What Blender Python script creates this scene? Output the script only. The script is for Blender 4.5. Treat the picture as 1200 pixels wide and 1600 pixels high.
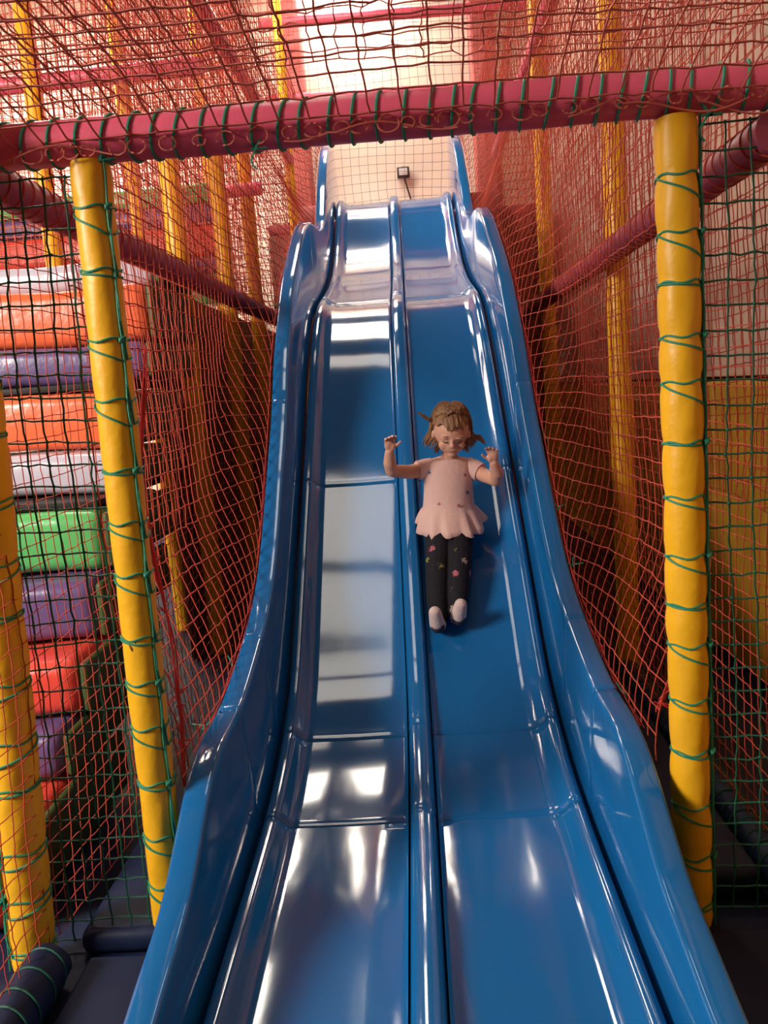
import bpy, bmesh, math, random
import numpy as np
from mathutils import Vector, Matrix

random.seed(7)
RNG = np.random.default_rng(7)
for o in list(bpy.data.objects):
    bpy.data.objects.remove(o)
COL = bpy.context.scene.collection
SC = bpy.context.scene

# ---------------------------------------------------------------- camera
CAM_POS = Vector((0.058, 0.0, 1.46))
ROLL, PITCH, YAW = math.radians(4.23), math.radians(8.43), math.radians(2.6)
F_PX = 1290.0
cd = bpy.data.cameras.new('camera')
cd.sensor_fit = 'VERTICAL'
cd.sensor_height = 32.0
cd.sensor_width = 24.0
cd.lens = F_PX / 1600.0 * 32.0
cd.clip_start = 0.02
cam = bpy.data.objects.new('camera', cd)
COL.objects.link(cam)
fw = Vector((0, math.cos(PITCH), -math.sin(PITCH)))
rt = Vector((1, 0, 0))
up = rt.cross(fw)
Rz = Matrix.Rotation(YAW, 3, 'Z')
fw, rt, up = Rz @ fw, Rz @ rt, Rz @ up
c_, s_ = math.cos(ROLL), math.sin(ROLL)
rt2 = rt * c_ + up * -s_
up2 = rt * s_ + up * c_
M = Matrix((rt2, up2, -fw)).transposed().to_4x4()
M.translation = CAM_POS
cam.matrix_world = M
SC.camera = cam

# ---------------------------------------------------------------- world, light, exposure
w = bpy.data.worlds.new('hall_ambient')
SC.world = w
w.use_nodes = True
w.node_tree.nodes['Background'].inputs[0].default_value = (1.0, 0.93, 0.85, 1)
w.node_tree.nodes['Background'].inputs[1].default_value = 0.06
SC.view_settings.view_transform = 'Standard'
SC.view_settings.look = 'None'
SC.view_settings.exposure = 0.22
SC.view_settings.gamma = 1.0
SC.view_settings.use_curve_mapping = False


def area(name, loc, target, sx, sy, power, color):
    l = bpy.data.lights.new(name, 'AREA')
    l.shape = 'RECTANGLE'
    l.size, l.size_y = sx, sy
    l.energy = power
    l.color = color
    o = bpy.data.objects.new(name, l)
    COL.objects.link(o)
    o.location = loc
    d = Vector(target) - Vector(loc)
    o.rotation_euler = d.to_track_quat('-Z', 'Y').to_euler()
    return o


# tall hall windows behind the photographer's left shoulder
area('hall_window_light', (-4.8, -0.4, 3.4), (0.2, 3.2, 1.0), 1.4, 1.4, 430, (1.0, 0.93, 0.84))

# ---------------------------------------------------------------- materials
MATS = {}
SHARED = {}


def mat(name, col, rough=0.5, spec=0.5, bump=0.0, bscale=30.0, var=0.0, vscale=3.0, coat=0.0,
        stretch=(1, 1, 1), emit=None, estr=0.0, sss=0.0, metal=0.0, rvar=0.0):
    m = bpy.data.materials.new(name)
    m.use_nodes = True
    nt = m.node_tree
    b = nt.nodes['Principled BSDF']
    b.inputs['Base Color'].default_value = (*col, 1)
    b.inputs['Roughness'].default_value = rough
    b.inputs['Specular IOR Level'].default_value = spec
    b.inputs['Coat Weight'].default_value = coat
    b.inputs['Coat Roughness'].default_value = 0.05
    b.inputs['Metallic'].default_value = metal
    if sss:
        b.inputs['Subsurface Weight'].default_value = sss
        b.inputs['Subsurface Radius'].default_value = (0.02, 0.008, 0.004)
    tc = nt.nodes.new('ShaderNodeTexCoord')
    mp = nt.nodes.new('ShaderNodeMapping')
    mp.inputs['Scale'].default_value = stretch
    nt.links.new(tc.outputs['Object'], mp.inputs['Vector'])
    if var:
        n = nt.nodes.new('ShaderNodeTexNoise')
        n.inputs['Scale'].default_value = vscale
        n.inputs['Detail'].default_value = 4
        nt.links.new(mp.outputs[0], n.inputs['Vector'])
        mx = nt.nodes.new('ShaderNodeMixRGB')
        mx.inputs[1].default_value = (*[max(0, c * (1 - var)) for c in col], 1)
        mx.inputs[2].default_value = (*[min(1, c * (1 + var)) for c in col], 1)
        nt.links.new(n.outputs['Fac'], mx.inputs[0])
        nt.links.new(mx.outputs[0], b.inputs['Base Color'])
        if rvar:
            mr = nt.nodes.new('ShaderNodeMapRange')
            mr.inputs['To Min'].default_value = max(0, rough - rvar)
            mr.inputs['To Max'].default_value = rough + rvar
            nt.links.new(n.outputs['Fac'], mr.inputs['Value'])
            nt.links.new(mr.outputs[0], b.inputs['Roughness'])
    if bump:
        n2 = nt.nodes.new('ShaderNodeTexNoise')
        n2.inputs['Scale'].default_value = bscale
        n2.inputs['Detail'].default_value = 3
        nt.links.new(mp.outputs[0], n2.inputs['Vector'])
        bp = nt.nodes.new('ShaderNodeBump')
        bp.inputs['Strength'].default_value = bump
        bp.inputs['Distance'].default_value = 0.02
        nt.links.new(n2.outputs['Fac'], bp.inputs['Height'])
        nt.links.new(bp.outputs[0], b.inputs['Normal'])
    if emit:
        b.inputs['Emission Color'].default_value = (*emit, 1)
        b.inputs['Emission Strength'].default_value = estr
    MATS[name] = m
    return m


mat('slide_blue', (0.008, 0.125, 0.35), 0.085, 0.5, 0.012, 7.0, 0.10, 2.0, 0.35, stretch=(2.2, 1, 1), rvar=0.03)
mat('yellow_vinyl', (0.86, 0.43, 0.012), 0.42, 0.4, 0.25, 14, 0.06, 6)
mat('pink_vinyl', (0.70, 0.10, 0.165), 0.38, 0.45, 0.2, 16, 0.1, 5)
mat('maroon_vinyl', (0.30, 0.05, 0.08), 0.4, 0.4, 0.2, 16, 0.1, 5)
mat('navy_vinyl', (0.010, 0.016, 0.048), 0.55, 0.25, 0.25, 7, 0.2, 3)
mat('orange_vinyl', (0.80, 0.14, 0.045), 0.3, 0.5, 0.3, 10, 0.06, 3)
mat('red_vinyl', (0.75, 0.07, 0.045), 0.32, 0.5, 0.3, 10, 0.06, 3)
mat('coral_vinyl', (0.52, 0.14, 0.13), 0.5, 0.4, 0.2, 10, 0.08, 3)
mat('purple_vinyl', (0.13, 0.08, 0.2), 0.3, 0.5, 0.3, 10, 0.1, 3)
mat('silver_vinyl', (0.52, 0.48, 0.55), 0.25, 0.6, 0.3, 10, 0.1, 3)
mat('green_vinyl', (0.11, 0.45, 0.13), 0.3, 0.5, 0.3, 10, 0.08, 3)
mat('moss_vinyl', (0.05, 0.075, 0.02), 0.5, 0.3, 0.2, 10, 0.15, 3)
mat('gap_shadow_black', (0.02, 0.017, 0.016), 0.6, 0.3)  # black that paints the shade in the gaps between stair cushions
mat('red_net', (0.50, 0.07, 0.04), 0.65, 0.25, 0, 1, 0.25, 40)
mat('brick_net', (0.58, 0.14, 0.10), 0.65, 0.25, 0, 1, 0.25, 40)
mat('scarlet_rope', (0.60, 0.05, 0.05), 0.65, 0.25, 0, 1, 0.25, 40)
mat('green_net', (0.012, 0.10, 0.055), 0.55, 0.35, 0, 1, 0.25, 60)
mat('green_rope', (0.025, 0.24, 0.14), 0.5, 0.4, 0.2, 300, 0.2, 60)
mat('fine_net', (0.10, 0.075, 0.05), 0.7, 0.2)
mat('cream_wall', (0.95, 0.88, 0.72), 0.8, 0.2, 0.05, 20, 0.05, 2)
mat('beige_board', (0.66, 0.47, 0.36), 0.6, 0.3, 0.08, 12, 0.08, 2, stretch=(1, 1, 0.2))
mat('amber_vinyl', (0.62, 0.33, 0.03), 0.5, 0.4, 0.2, 8, 0.12, 3)
mat('brown_board', (0.10, 0.035, 0.022), 0.6, 0.3, 0.1, 12, 0.2, 2)
mat('ceiling_paint', (0.10, 0.085, 0.085), 0.8, 0.2)
mat('dark_plastic', (0.05, 0.035, 0.03), 0.5, 0.4)
mat('lamp_diffuser', (0.9, 0.9, 0.88), 0.5, 0.3, emit=(1.0, 0.93, 0.82), estr=4.2)
mat('lamp_bright', (0.9, 0.9, 0.88), 0.5, 0.3, emit=(1.0, 0.93, 0.82), estr=48)
mat('lamp_middle', (0.9, 0.9, 0.88), 0.5, 0.3, emit=(1.0, 0.93, 0.82), estr=18)
mat('lamp_frame', (0.7, 0.7, 0.68), 0.4, 0.4)
mat('skin', (0.66, 0.34, 0.24), 0.5, 0.35, 0, 1, 0.06, 12, sss=0.12)
mat('hair', (0.23, 0.11, 0.05), 0.45, 0.4, 0.5, 60, 0.35, 25, stretch=(1, 1, 0.3))
mat('tunic_cotton', (0.68, 0.43, 0.38), 0.85, 0.15, 0.15, 50, 0.06, 9)
mat('sock', (0.62, 0.47, 0.44), 0.9, 0.1, 0.2, 120, 0.1, 20)
mat('shaded_sock_sole', (0.06, 0.055, 0.07), 0.9, 0.1)  # dark sole, with the shade under the foot put into its colour
mat('eye_dark', (0.04, 0.02, 0.015), 0.4, 0.4)
mat('lip', (0.45, 0.13, 0.11), 0.5, 0.3)
mat('flower_blue', (0.07, 0.14, 0.30), 0.85, 0.1)
mat('flower_rose', (0.45, 0.11, 0.14), 0.85, 0.1)
mat('flower_white', (0.6, 0.5, 0.45), 0.85, 0.1)
mat('flower_yellow', (0.32, 0.30, 0.05), 0.85, 0.1)
mat('legging_black', (0.012, 0.011, 0.016), 0.8, 0.2, 0.2, 60)


# ---------------------------------------------------------------- helpers
def link(o, parent=None):
    COL.objects.link(o)
    if parent is not None:
        o.parent = parent
    return o


def tag(o, label=None, cat=None, group=None, kind=None):
    if label: o['label'] = label
    if cat: o['category'] = cat
    if group: o['group'] = group
    if kind: o['kind'] = kind
    return o


def mesh_obj(name, V, F, m, parent=None, smooth=True, angle=40, loc=None):
    me = bpy.data.meshes.new(name)
    me.from_pydata([tuple(v) for v in V], [], [tuple(f) for f in F])
    me.materials.append(MATS[m])
    if smooth:
        me.polygons.foreach_set('use_smooth', [True] * len(me.polygons))
        if angle:
            me.set_sharp_from_angle(angle=math.radians(angle))
    me.update()
    o = bpy.data.objects.new(name, me)
    if loc is not None:
        o.location = loc
    return link(o, parent)


def empty(name, loc, label, cat, group=None):
    o = bpy.data.objects.new(name, None)
    o.empty_display_size = 0.1
    o.location = loc
    link(o)
    return tag(o, label, cat, group)


class MB:
    """collects verts and faces"""
    def __init__(s):
        s.V = []; s.F = []

    def add(s, V, F):
        n = len(s.V)
        s.V += [tuple(v) for v in V]
        s.F += [tuple(i + n for i in f) for f in F]

    def build(s, name, m, parent=None, smooth=True, angle=40):
        return mesh_obj(name, s.V, s.F, m, parent, smooth, angle)


def tubes(P, r, sides=3, mask=None):
    """P: (S, n, 3) strands. returns V, F numpy-made."""
    P = np.asarray(P, float)
    if P.ndim == 2:
        P = P[None]
    S, n, _ = P.shape
    T = np.gradient(P, axis=1)
    T /= np.linalg.norm(T, axis=2, keepdims=True) + 1e-9
    ref = np.zeros_like(T); ref[..., 2] = 1
    ref[np.abs(T[..., 2]) > 0.75] = (1.0, 0.21, 0)
    A = np.cross(T, ref); A /= np.linalg.norm(A, axis=2, keepdims=True) + 1e-9
    B = np.cross(T, A)
    r = np.broadcast_to(np.asarray(r, float), (S, n))
    ang = np.arange(sides) * 2 * np.pi / sides
    ring = A[:, :, None, :] * np.cos(ang)[None, None, :, None] + B[:, :, None, :] * np.sin(ang)[None, None, :, None]
    V = P[:, :, None, :] + ring * r[:, :, None, None]
    idx = np.arange(S * n * sides).reshape(S, n, sides)
    a = idx[:, :-1]; b = idx[:, 1:]
    a2 = np.roll(a, -1, axis=2); b2 = np.roll(b, -1, axis=2)
    F = np.stack([a, a2, b2, b], axis=-1)
    if mask is not None:
        ok = mask[:, :-1] & mask[:, 1:]
        F = F[ok]
    return V.reshape(-1, 3), F.reshape(-1, 4)


def tube(mb, pts, r, sides=6):
    """smooth rope; frame carried along the path"""
    pts = [Vector(p) for p in pts]
    n = len(pts)
    rr = r if hasattr(r, '__len__') else [r] * n
    T = []
    for i in range(n):
        t = pts[min(i + 1, n - 1)] - pts[max(i - 1, 0)]
        T.append(t.normalized() if t.length > 1e-9 else Vector((0, 0, 1)))
    a = T[0].orthogonal().normalized()
    V = []
    for i in range(n):
        a = (a - T[i] * a.dot(T[i]))
        a = a.normalized() if a.length > 1e-6 else T[i].orthogonal().normalized()
        b = T[i].cross(a)
        for k in range(sides):
            th = 2 * math.pi * k / sides
            V.append(pts[i] + (a * math.cos(th) + b * math.sin(th)) * rr[i])
    F = []
    for i in range(n - 1):
        for k in range(sides):
            k2 = (k + 1) % sides
            F.append((i * sides + k, i * sides + k2, (i + 1) * sides + k2, (i + 1) * sides + k))
    F.append(tuple(range(sides - 1, -1, -1)))
    F.append(tuple((n - 1) * sides + k for k in range(sides)))
    mb.add(V, F)


OCT = np.array([(1, 0, 0), (-1, 0, 0), (0, 1, 0), (0, -1, 0), (0, 0, 1), (0, 0, -1)], float)
OCTF = np.array([(0, 2, 4), (2, 1, 4), (1, 3, 4), (3, 0, 4), (2, 0, 5), (1, 2, 5), (3, 1, 5), (0, 3, 5)])


def np_mesh(name, chunks, m, parent=None):
    V = []; L = []; n = 0; loops = []; starts = []; tot = []
    for v, f in chunks:
        V.append(v); loops.append((f + n).ravel())
        tot.append(np.full(len(f), f.shape[1]))
        n += len(v)
    V = np.concatenate(V); loops = np.concatenate(loops); tot = np.concatenate(tot)
    used = np.unique(loops)
    remap = np.full(len(V), -1); remap[used] = np.arange(len(used))
    V = V[used]; loops = remap[loops]
    me = bpy.data.meshes.new(name)
    me.vertices.add(len(V)); me.vertices.foreach_set('co', V.ravel())
    me.loops.add(len(loops)); me.loops.foreach_set('vertex_index', loops.astype(np.int32))
    me.polygons.add(len(tot))
    st = np.concatenate([[0], np.cumsum(tot)[:-1]]).astype(np.int32)
    me.polygons.foreach_set('loop_start', st)
    me.polygons.foreach_set('use_smooth', np.ones(len(tot), bool))
    me.update(calc_edges=True)
    me.validate()
    me.materials.append(MATS[m])
    o = bpy.data.objects.new(name, me)
    return link(o, parent)


def smooth_noise(a, b, seed, amp):
    r = np.random.default_rng(seed)
    out = np.zeros(np.broadcast(a, b).shape)
    for k in range(5):
        fa, fb, p = r.uniform(0.8, 4.5), r.uniform(0.8, 4.5), r.uniform(0, 6.28)
        out = out + np.sin(a * fa + b * fb + p) / (1 + 0.4 * k)
    return out * amp / 2.2


def net(name, label, axis, at, a0, a1, z0, z1, cell, r, m, sag=0.02, jit=0.004, seed=1, clip=None, knot=1.7, group=None, sub=2, warp=None):
    """square-mesh rope net. axis 'X': plane x=at, runs along y; 'Y': plane y=at, runs along x; 'Z': plane z=at (a along x, z0..z1 along y)."""
    na = int(round((a1 - a0) / cell)); nz = int(round((z1 - z0) / cell))
    A, Z = np.meshgrid(np.linspace(a0, a1, na * sub + 1), np.linspace(z0, z1, nz * sub + 1), indexing='ij')
    rg = np.random.default_rng(seed)
    off = smooth_noise(A, Z, seed, sag)
    jit = jit * 0.4
    jA = rg.normal(size=A.shape) * jit; jZ = rg.normal(size=A.shape) * jit; jN = rg.normal(size=A.shape) * jit
    # slow in-plane waviness
    A2 = A + jA + smooth_noise(A * 1.3, Z * 1.3, seed + 11, cell * 0.25)
    Z2 = Z + jZ + smooth_noise(A * 1.3, Z * 1.3, seed + 23, cell * 0.25)
    N2 = at + off + jN
    if axis == 'X':
        P = np.stack([N2, A2, Z2], -1)
    elif axis == 'Y':
        P = np.stack([A2, N2, Z2], -1)
    else:
        P = np.stack([A2, Z2, N2], -1)
    if warp is not None:
        P = warp(P)
    ok = np.ones(A.shape, bool) if clip is None else clip(P)
    ch = []
    S1 = P[::sub]; ch.append(tubes(S1, r, 3, ok[::sub]))
    S2 = P[:, ::sub].transpose(1, 0, 2); ch.append(tubes(S2, r, 3, ok[:, ::sub].T))
    K = P[::sub, ::sub][ok[::sub, ::sub]]
    if knot and len(K):
        kv = (K[:, None, :] + OCT[None] * r * knot).reshape(-1, 3)
        kf = (OCTF[None] + (np.arange(len(K)) * 6)[:, None, None]).reshape(-1, 3)
        ch.append((kv, kf))
    o = np_mesh(name, ch, m)
    return tag(o, label, 'net', group)


def rbox(x0, x1, y0, y1, z0, z1, bev, seg=3):
    bm = bmesh.new()
    bmesh.ops.create_cube(bm, size=1)
    for v in bm.verts:
        v.co = Vector((x0 + (v.co.x + .5) * (x1 - x0), y0 + (v.co.y + .5) * (y1 - y0), z0 + (v.co.z + .5) * (z1 - z0)))
    if bev > 0:
        bmesh.ops.bevel(bm, geom=list(bm.edges), offset=bev, segments=seg, profile=0.5, affect='EDGES')
    return bm


def bm_obj(name, bm, m, parent=None, smooth=True, angle=50):
    me = bpy.data.meshes.new(name)
    bm.to_mesh(me); bm.free()
    me.materials.append(MATS[m])
    if smooth:
        me.polygons.foreach_set('use_smooth', [True] * len(me.polygons))
        me.set_sharp_from_angle(angle=math.radians(angle))
    o = bpy.data.objects.new(name, me)
    return link(o, parent)


def box(name, x0, x1, y0, y1, z0, z1, m, parent=None, bev=0.004, seg=2):
    return bm_obj(name, rbox(x0, x1, y0, y1, z0, z1, bev, seg), m, parent)


def pchip(pts):
    p = sorted(pts)
    x = np.array([a for a, b in p], float); y = np.array([b for a, b in p], float)
    h = np.diff(x); d = np.diff(y) / h
    mm = np.zeros(len(x))
    for i in range(1, len(x) - 1):
        if d[i - 1] * d[i] > 0:
            w1, w2 = 2 * h[i] + h[i - 1], h[i] + 2 * h[i - 1]
            mm[i] = (w1 + w2) / (w1 / d[i - 1] + w2 / d[i])
    mm[0], mm[-1] = d[0], d[-1]

    def f(q):
        q = np.asarray(q, float)
        i = np.clip(np.searchsorted(x, q) - 1, 0, len(h) - 1)
        t = (q - x[i]) / h[i]
        return ((2 * t**3 - 3 * t**2 + 1) * y[i] + (t**3 - 2 * t**2 + t) * h[i] * mm[i]
                + (-2 * t**3 + 3 * t**2) * y[i + 1] + (t**3 - t**2) * h[i] * mm[i + 1])
    return f


# ---------------------------------------------------------------- the setting
floor = box('floor', -5, 2.2, -4, 9.6, -0.1, 0.0, 'navy_vinyl', bev=0); tag(floor, 'dark navy vinyl play floor', 'floor', kind='structure')
wb = box('wall_back', -5, 2.2, 9.3, 9.4, 0, 5.9, 'cream_wall', bev=0); tag(wb, 'bright cream back wall behind the slide top', 'wall', kind='structure')
wl = box('wall_left', -5.1, -5, 1.2, 9.4, 0, 5.9, 'cream_wall', bev=0); tag(wl, 'cream side wall beyond the climbing frame', 'wall', kind='structure')
wr = box('wall_right', 1.62, 1.72, 0.2, 9.4, 0, 5.9, 'brown_board', bev=0); tag(wr, 'boarded right wall', 'wall', kind='structure')
for i, y in enumerate(np.arange(0.5, 9.2, 0.62)):
    box('board', 1.58, 1.62, y, y + 0.612, 1.40, 5.8, 'beige_board', wr, 0.006)
    box('padded_panel', 1.545, 1.62, y, y + 0.61, 0.02, 1.385, 'amber_vinyl', wr, 0.025, 3)
ceil = box('ceiling', -5, 2.2, 2.6, 9.4, 5.8, 5.9, 'ceiling_paint', bev=0); tag(ceil, 'pinkish painted ceiling', 'ceiling', kind='structure')


def ceiling_light(x0, x1, y0, y1, label, m='lamp_diffuser'):
    t = empty('ceiling_light', ((x0 + x1) / 2, (y0 + y1) / 2, 5.7), label, 'light', 'ceiling light panels')
    cx, cy = (x0 + x1) / 2, (y0 + y1) / 2
    box('diffuser', x0 - cx, x1 - cx, y0 - cy, y1 - cy, 0.0, 0.04, m, t, 0)
    f = 0.03
    for (a, b, c, d) in ((x0 - f, x1 + f, y0 - f, y0), (x0 - f, x1 + f, y1, y1 + f), (x0 - f, x0, y0, y1), (x1, x1 + f, y0, y1)):
        box('frame', a - cx, b - cx, c - cy, d - cy, -0.015, 0.1, 'lamp_frame', t, 0.003)


ceiling_light(-1.0, -0.15, 3.44, 4.3, 'larger glowing ceiling panel high above the middle of the slide')
ceiling_light(-1.0, -0.15, 2.72, 3.3, 'glowing ceiling panel nearest the viewer above the slide')
ceiling_light(-0.95, -0.3, 6.9, 7.9, 'glowing ceiling panel above the slide entrance platform', 'lamp_middle')
ceiling_light(-0.8, -0.27, 5.62, 6.0, 'small glowing ceiling panel between the two larger ones')
ceiling_light(-0.75, -0.1, 8.8, 9.2, 'small glowing ceiling panel close to the cream back wall', 'lamp_bright')
ceiling_light(-3.4, -2.0, 6.0, 7.6, 'unseen glowing panel added to lighten the far left climbing bays', 'lamp_bright')  # added out of view to brighten the background of the left bays

# ---------------------------------------------------------------- blue double slide
BEDP = [(8.3, 3.16), (7.9, 3.155), (7.7, 3.10), (7.2, 2.74), (6.7, 2.41), (6.15, 2.19), (5.55, 2.04), (5.25, 1.955), (4.95, 1.80), (4.8, 1.70),
        (4.65, 1.582), (4.5, 1.455), (4.3, 1.285), (4.0, 1.03), (3.8, .861), (3.6, .693), (3.3, .44), (3.18, .345), (2.98, .235), (2.6, .125),
        (2.2, .085), (1.85, .07), (1.5, .055), (1.15, .05)]
RIMP = [(8.3, 3.78), (7.9, 3.68), (7.6, 3.54), (7.3, 3.32), (7.0, 3.05), (6.78, 2.84), (6.5, 2.70), (6.1, 2.63), (5.7, 2.595), (5.35, 2.49), (4.9, 2.25), (4.55, 2.03), (4.3, 1.81),
        (4.1, 1.61), (3.96, 1.43), (3.68, 1.15), (3.45, .93), (3.18, .725), (2.885, .605), (2.63, .54), (2.48, .512), (2.3, .506), (2.16, .492),
        (2.06, .46), (1.95, .40), (1.86, .345), (1.75, .29), (1.6, .255), (1.46, .22), (1.15, .19)]


def smooth_fit(pts, lam, h=0.02):
    y0, y1 = 1.15, 8.3
    Y = np.arange(y0, y1 + h / 2, h); n = len(Y)
    D = np.zeros((n - 2, n))
    for i in range(n - 2):
        D[i, i:i + 3] = np.array([1, -2, 1]) / h**2
    A = lam * h * D.T @ D; b = np.zeros(n)
    for y, z in pts:
        t = (y - y0) / h; i = min(int(t), n - 2); t -= i
        r = np.zeros(n); r[i] = 1 - t; r[i + 1] = t
        A += np.outer(r, r); b += r * z
    Z = np.linalg.solve(A, b)
    return pchip(list(zip(Y, Z)))


bedf, rimf = smooth_fit(BEDP, 3e-5), smooth_fit(RIMP, 3e-5)
slide = empty('double_slide', (0, 1.2, 0), 'glossy blue two-lane wavy slide with high side walls between red nets', 'slide')
SEAMS = [1.15, 2.44, 2.88, 3.98, 5.52, 8.3]


def sweep(name, sec, ya, yb, m, parent, dy=0.035):
    """sec(Y)-> list of (x, z) open or closed polyline at station Y"""
    n = max(6, int((yb - ya) / dy))
    Y = np.linspace(ya, yb, n + 1)
    Y = np.concatenate([[ya + 0.0012], [ya + 0.006], Y[1:-1], [yb - 0.006], [yb - 0.0012]])
    V = []; F = []
    for j, y in enumerate(Y):
        s = sec(y)
        dz = -0.005 if j in (0, len(Y) - 1) else 0
        V += [(x, y - 1.2, z + dz) for x, z in s]
    k = len(s)
    for j in range(len(Y) - 1):
        for i in range(k):
            i2 = (i + 1) % k
            F.append((j * k + i, j * k + i2, (j + 1) * k + i2, (j + 1) * k + i))
    F.append(tuple(range(k)))
    F.append(tuple((len(Y) - 1) * k + i for i in range(k - 1, -1, -1)))
    return mesh_obj(name, V, F, m, parent, True, 48)


def wall_sec(sgn):
    def f(y):
        b = float(bedf(y)); r = float(rimf(y))
        p = [(.5195, b - .03), (.5215, b + .01), (.544, r - .016), (.546, r - .008), (.551, r - .002), (.558, r),
             (.609, r), (.6165, r - .003), (.62, r - .01), (.62, r - .045), (.604, r - .06), (.598, b - .05)]
        p = [(sgn * x, z) for x, z in p]
        return p if sgn < 0 else p[::-1]
    return f


LANE = [(.046, -.02), (.047, .010), (.052, .003), (.062, 0), (.15, -.001), (.23, -.002), (.31, -.001), (.395, 0), (.42, .005), (.44, .017), (.455, .032), (.466, .040),
        (.478, .043), (.49, .042), (.501, .036), (.508, .024), (.5105, -.02)]


def lane_sec(sgn):
    def f(y):
        b = float(bedf(y))
        p = [(x, b + h) for x, h in LANE] + [(.5105, b - .035), (.046, b - .035)]
        p = [(sgn * x, z) for x, z in p]
        return p[::-1] if sgn < 0 else p
    return f


def ridge_sec(y):
    b = float(bedf(y))
    h = [(-.044, -.03), (-.042, .010), (-.036, .034), (-.031, .042), (-.023, .046), (.023, .046), (.031, .042), (.036, .034), (.042, .010), (.044, -.03)]
    return [(x, b + z) for x, z in h]


for a, b in zip(SEAMS[:-1], SEAMS[1:]):
    for s in (-1, 1):
        sweep('side_wall', wall_sec(s), a, b, 'slide_blue', slide)
        sweep('lane', lane_sec(s), a, b, 'slide_blue', slide)
    sweep('center_ridge', ridge_sec, a, b, 'slide_blue', slide)


# ---------------------------------------------------------------- padded posts
def padded_post(loc, h, r, label, wraps, lean=(0, 0), seed=1, pinch=0.05, side=0.35, mark=False, group='yellow padded posts', sides=28, cat='post'):
    t = empty('padded_post', loc, label, cat, group)
    rg = random.Random(seed)
    zs = []
    z = 0.03 + rg.uniform(0, 0.05)
    while z < h - 0.03:
        zs.append(z); z += wraps * rg.uniform(0.82, 1.2)
    n = int(h / 0.022)
    V = []; F = []
    ph = rg.uniform(0, 6)
    for j in range(n + 1):
        zz = h * j / n
        d = min([abs(zz - q) for q in zs] + [9]) if pinch > 0 else 9
        pin = 1 - pinch * math.exp(-(d / 0.02) ** 2) + 0.015 * math.sin(zz * 9 + ph)
        if zz > h - 0.015 or zz < 0.015: pin *= 0.93
        for k in range(sides):
            th = 2 * math.pi * k / sides
            rr = r * pin * (1 + 0.012 * math.sin(3 * th + zz * 13 + ph) + 0.012 * math.sin(5 * th - zz * 31))
            V.append((lean[0] * zz + rr * math.cos(th), lean[1] * zz + rr * math.sin(th), zz))
    for j in range(n):
        for k in range(sides):
            k2 = (k + 1) % sides
            F.append((j * sides + k, j * sides + k2, (j + 1) * sides + k2, (j + 1) * sides + k))
    F.append(tuple(range(sides - 1, -1, -1))); F.append(tuple(n * sides + k for k in range(sides)))
    mesh_obj('foam_sleeve', V, F, 'yellow_vinyl', t, True, 60)
    if wraps < 5:
        mb = MB()
        th0 = -math.pi / 2 + side * 3.0
        def rad_at(zz):
            d = min(abs(zz - q) for q in zs)
            return r * (1 - pinch * math.exp(-(d / 0.02) ** 2) + 0.015 * math.sin(zz * 9 + ph)) * 1.014 + 0.0018
        pts = []
        for i, q in enumerate(zs):
            drop = wraps * rg.uniform(0.25, 0.5) * (1 if i % 3 else 0.3)
            for k in range(48):
                a = th0 - 4 * math.pi * k / 48
                if k < 24:
                    zz = q + 0.004 * math.sin(k)
                else:
                    u = (k - 24) / 24
                    zz = q - drop * (1 - min(1, u / 0.42)) if u < 0.42 else q - drop * (u - 0.42) / 0.58
                zz = max(0.01, zz)
                br = rad_at(zz)
                pts.append((lean[0] * zz + br * math.cos(a), lean[1] * zz + br * math.sin(a), zz))
            # climb along the post to the next wrap
            if i + 1 < len(zs):
                for s in (0.3, 0.6):
                    zz = q + (zs[i + 1] - q) * s
                    pts.append((lean[0] * zz + (r + 0.006) * math.cos(th0), lean[1] * zz + (r + 0.006) * math.sin(th0), zz))
        tube(mb, pts, 0.0028, 6)
        pts = []
        for j in range(60):
            zz = h * j / 59
            pts.append((lean[0] * zz + (r + 0.004) * math.cos(th0 + 0.05 * math.sin(j)), lean[1] * zz + (r + 0.004) * math.sin(th0 + 0.05 * math.sin(j)), zz))
        tube(mb, pts, 0.0030, 6)
        mb.build('lashing_rope', 'green_rope', t)
        for q in zs[1::2]:
            c = ((r + 0.007) * math.cos(th0) + lean[0] * q, (r + 0.007) * math.sin(th0) + lean[1] * q, q)
            if 'knot' not in SHARED:
                kb = MB()
                for k in range(3):
                    tube(kb, [(0.006 * math.cos(a + k), 0.006 * math.sin(a * 1.3 + k), 0.006 * math.sin(a + 2 * k)) for a in np.linspace(0, 5, 9)], 0.003, 5)
                ko = kb.build('rope_knot', 'green_rope', t); SHARED['knot'] = ko.data
            else:
                ko = link(bpy.data.objects.new('rope_knot', SHARED['knot']), t)
            ko.location = c
    if mark:
        mb = MB()
        for dx, dz in ((-0.012, 0.0), (0.017, 0.002), (0.004, 0.004)):
            for q in range(4):
                a = -math.pi / 2 + dx / r + 0.15 + q * 0.03
                z0 = 0.86 + dz - q * 0.004
                pp = [((r + 0.0012) * math.cos(a + u), (r + 0.0012) * math.sin(a + u), z0 + v) for u, v in ((0, 0), (0.05, 0.001), (0.04, 0.008), (-0.01, 0.007))]
                mb.add(pp, [(0, 1, 2, 3)])
        o = mb.build('scuff_mark', 'brown_board', t); o['label'] = 'two small dark scuff marks'
    return t


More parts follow.
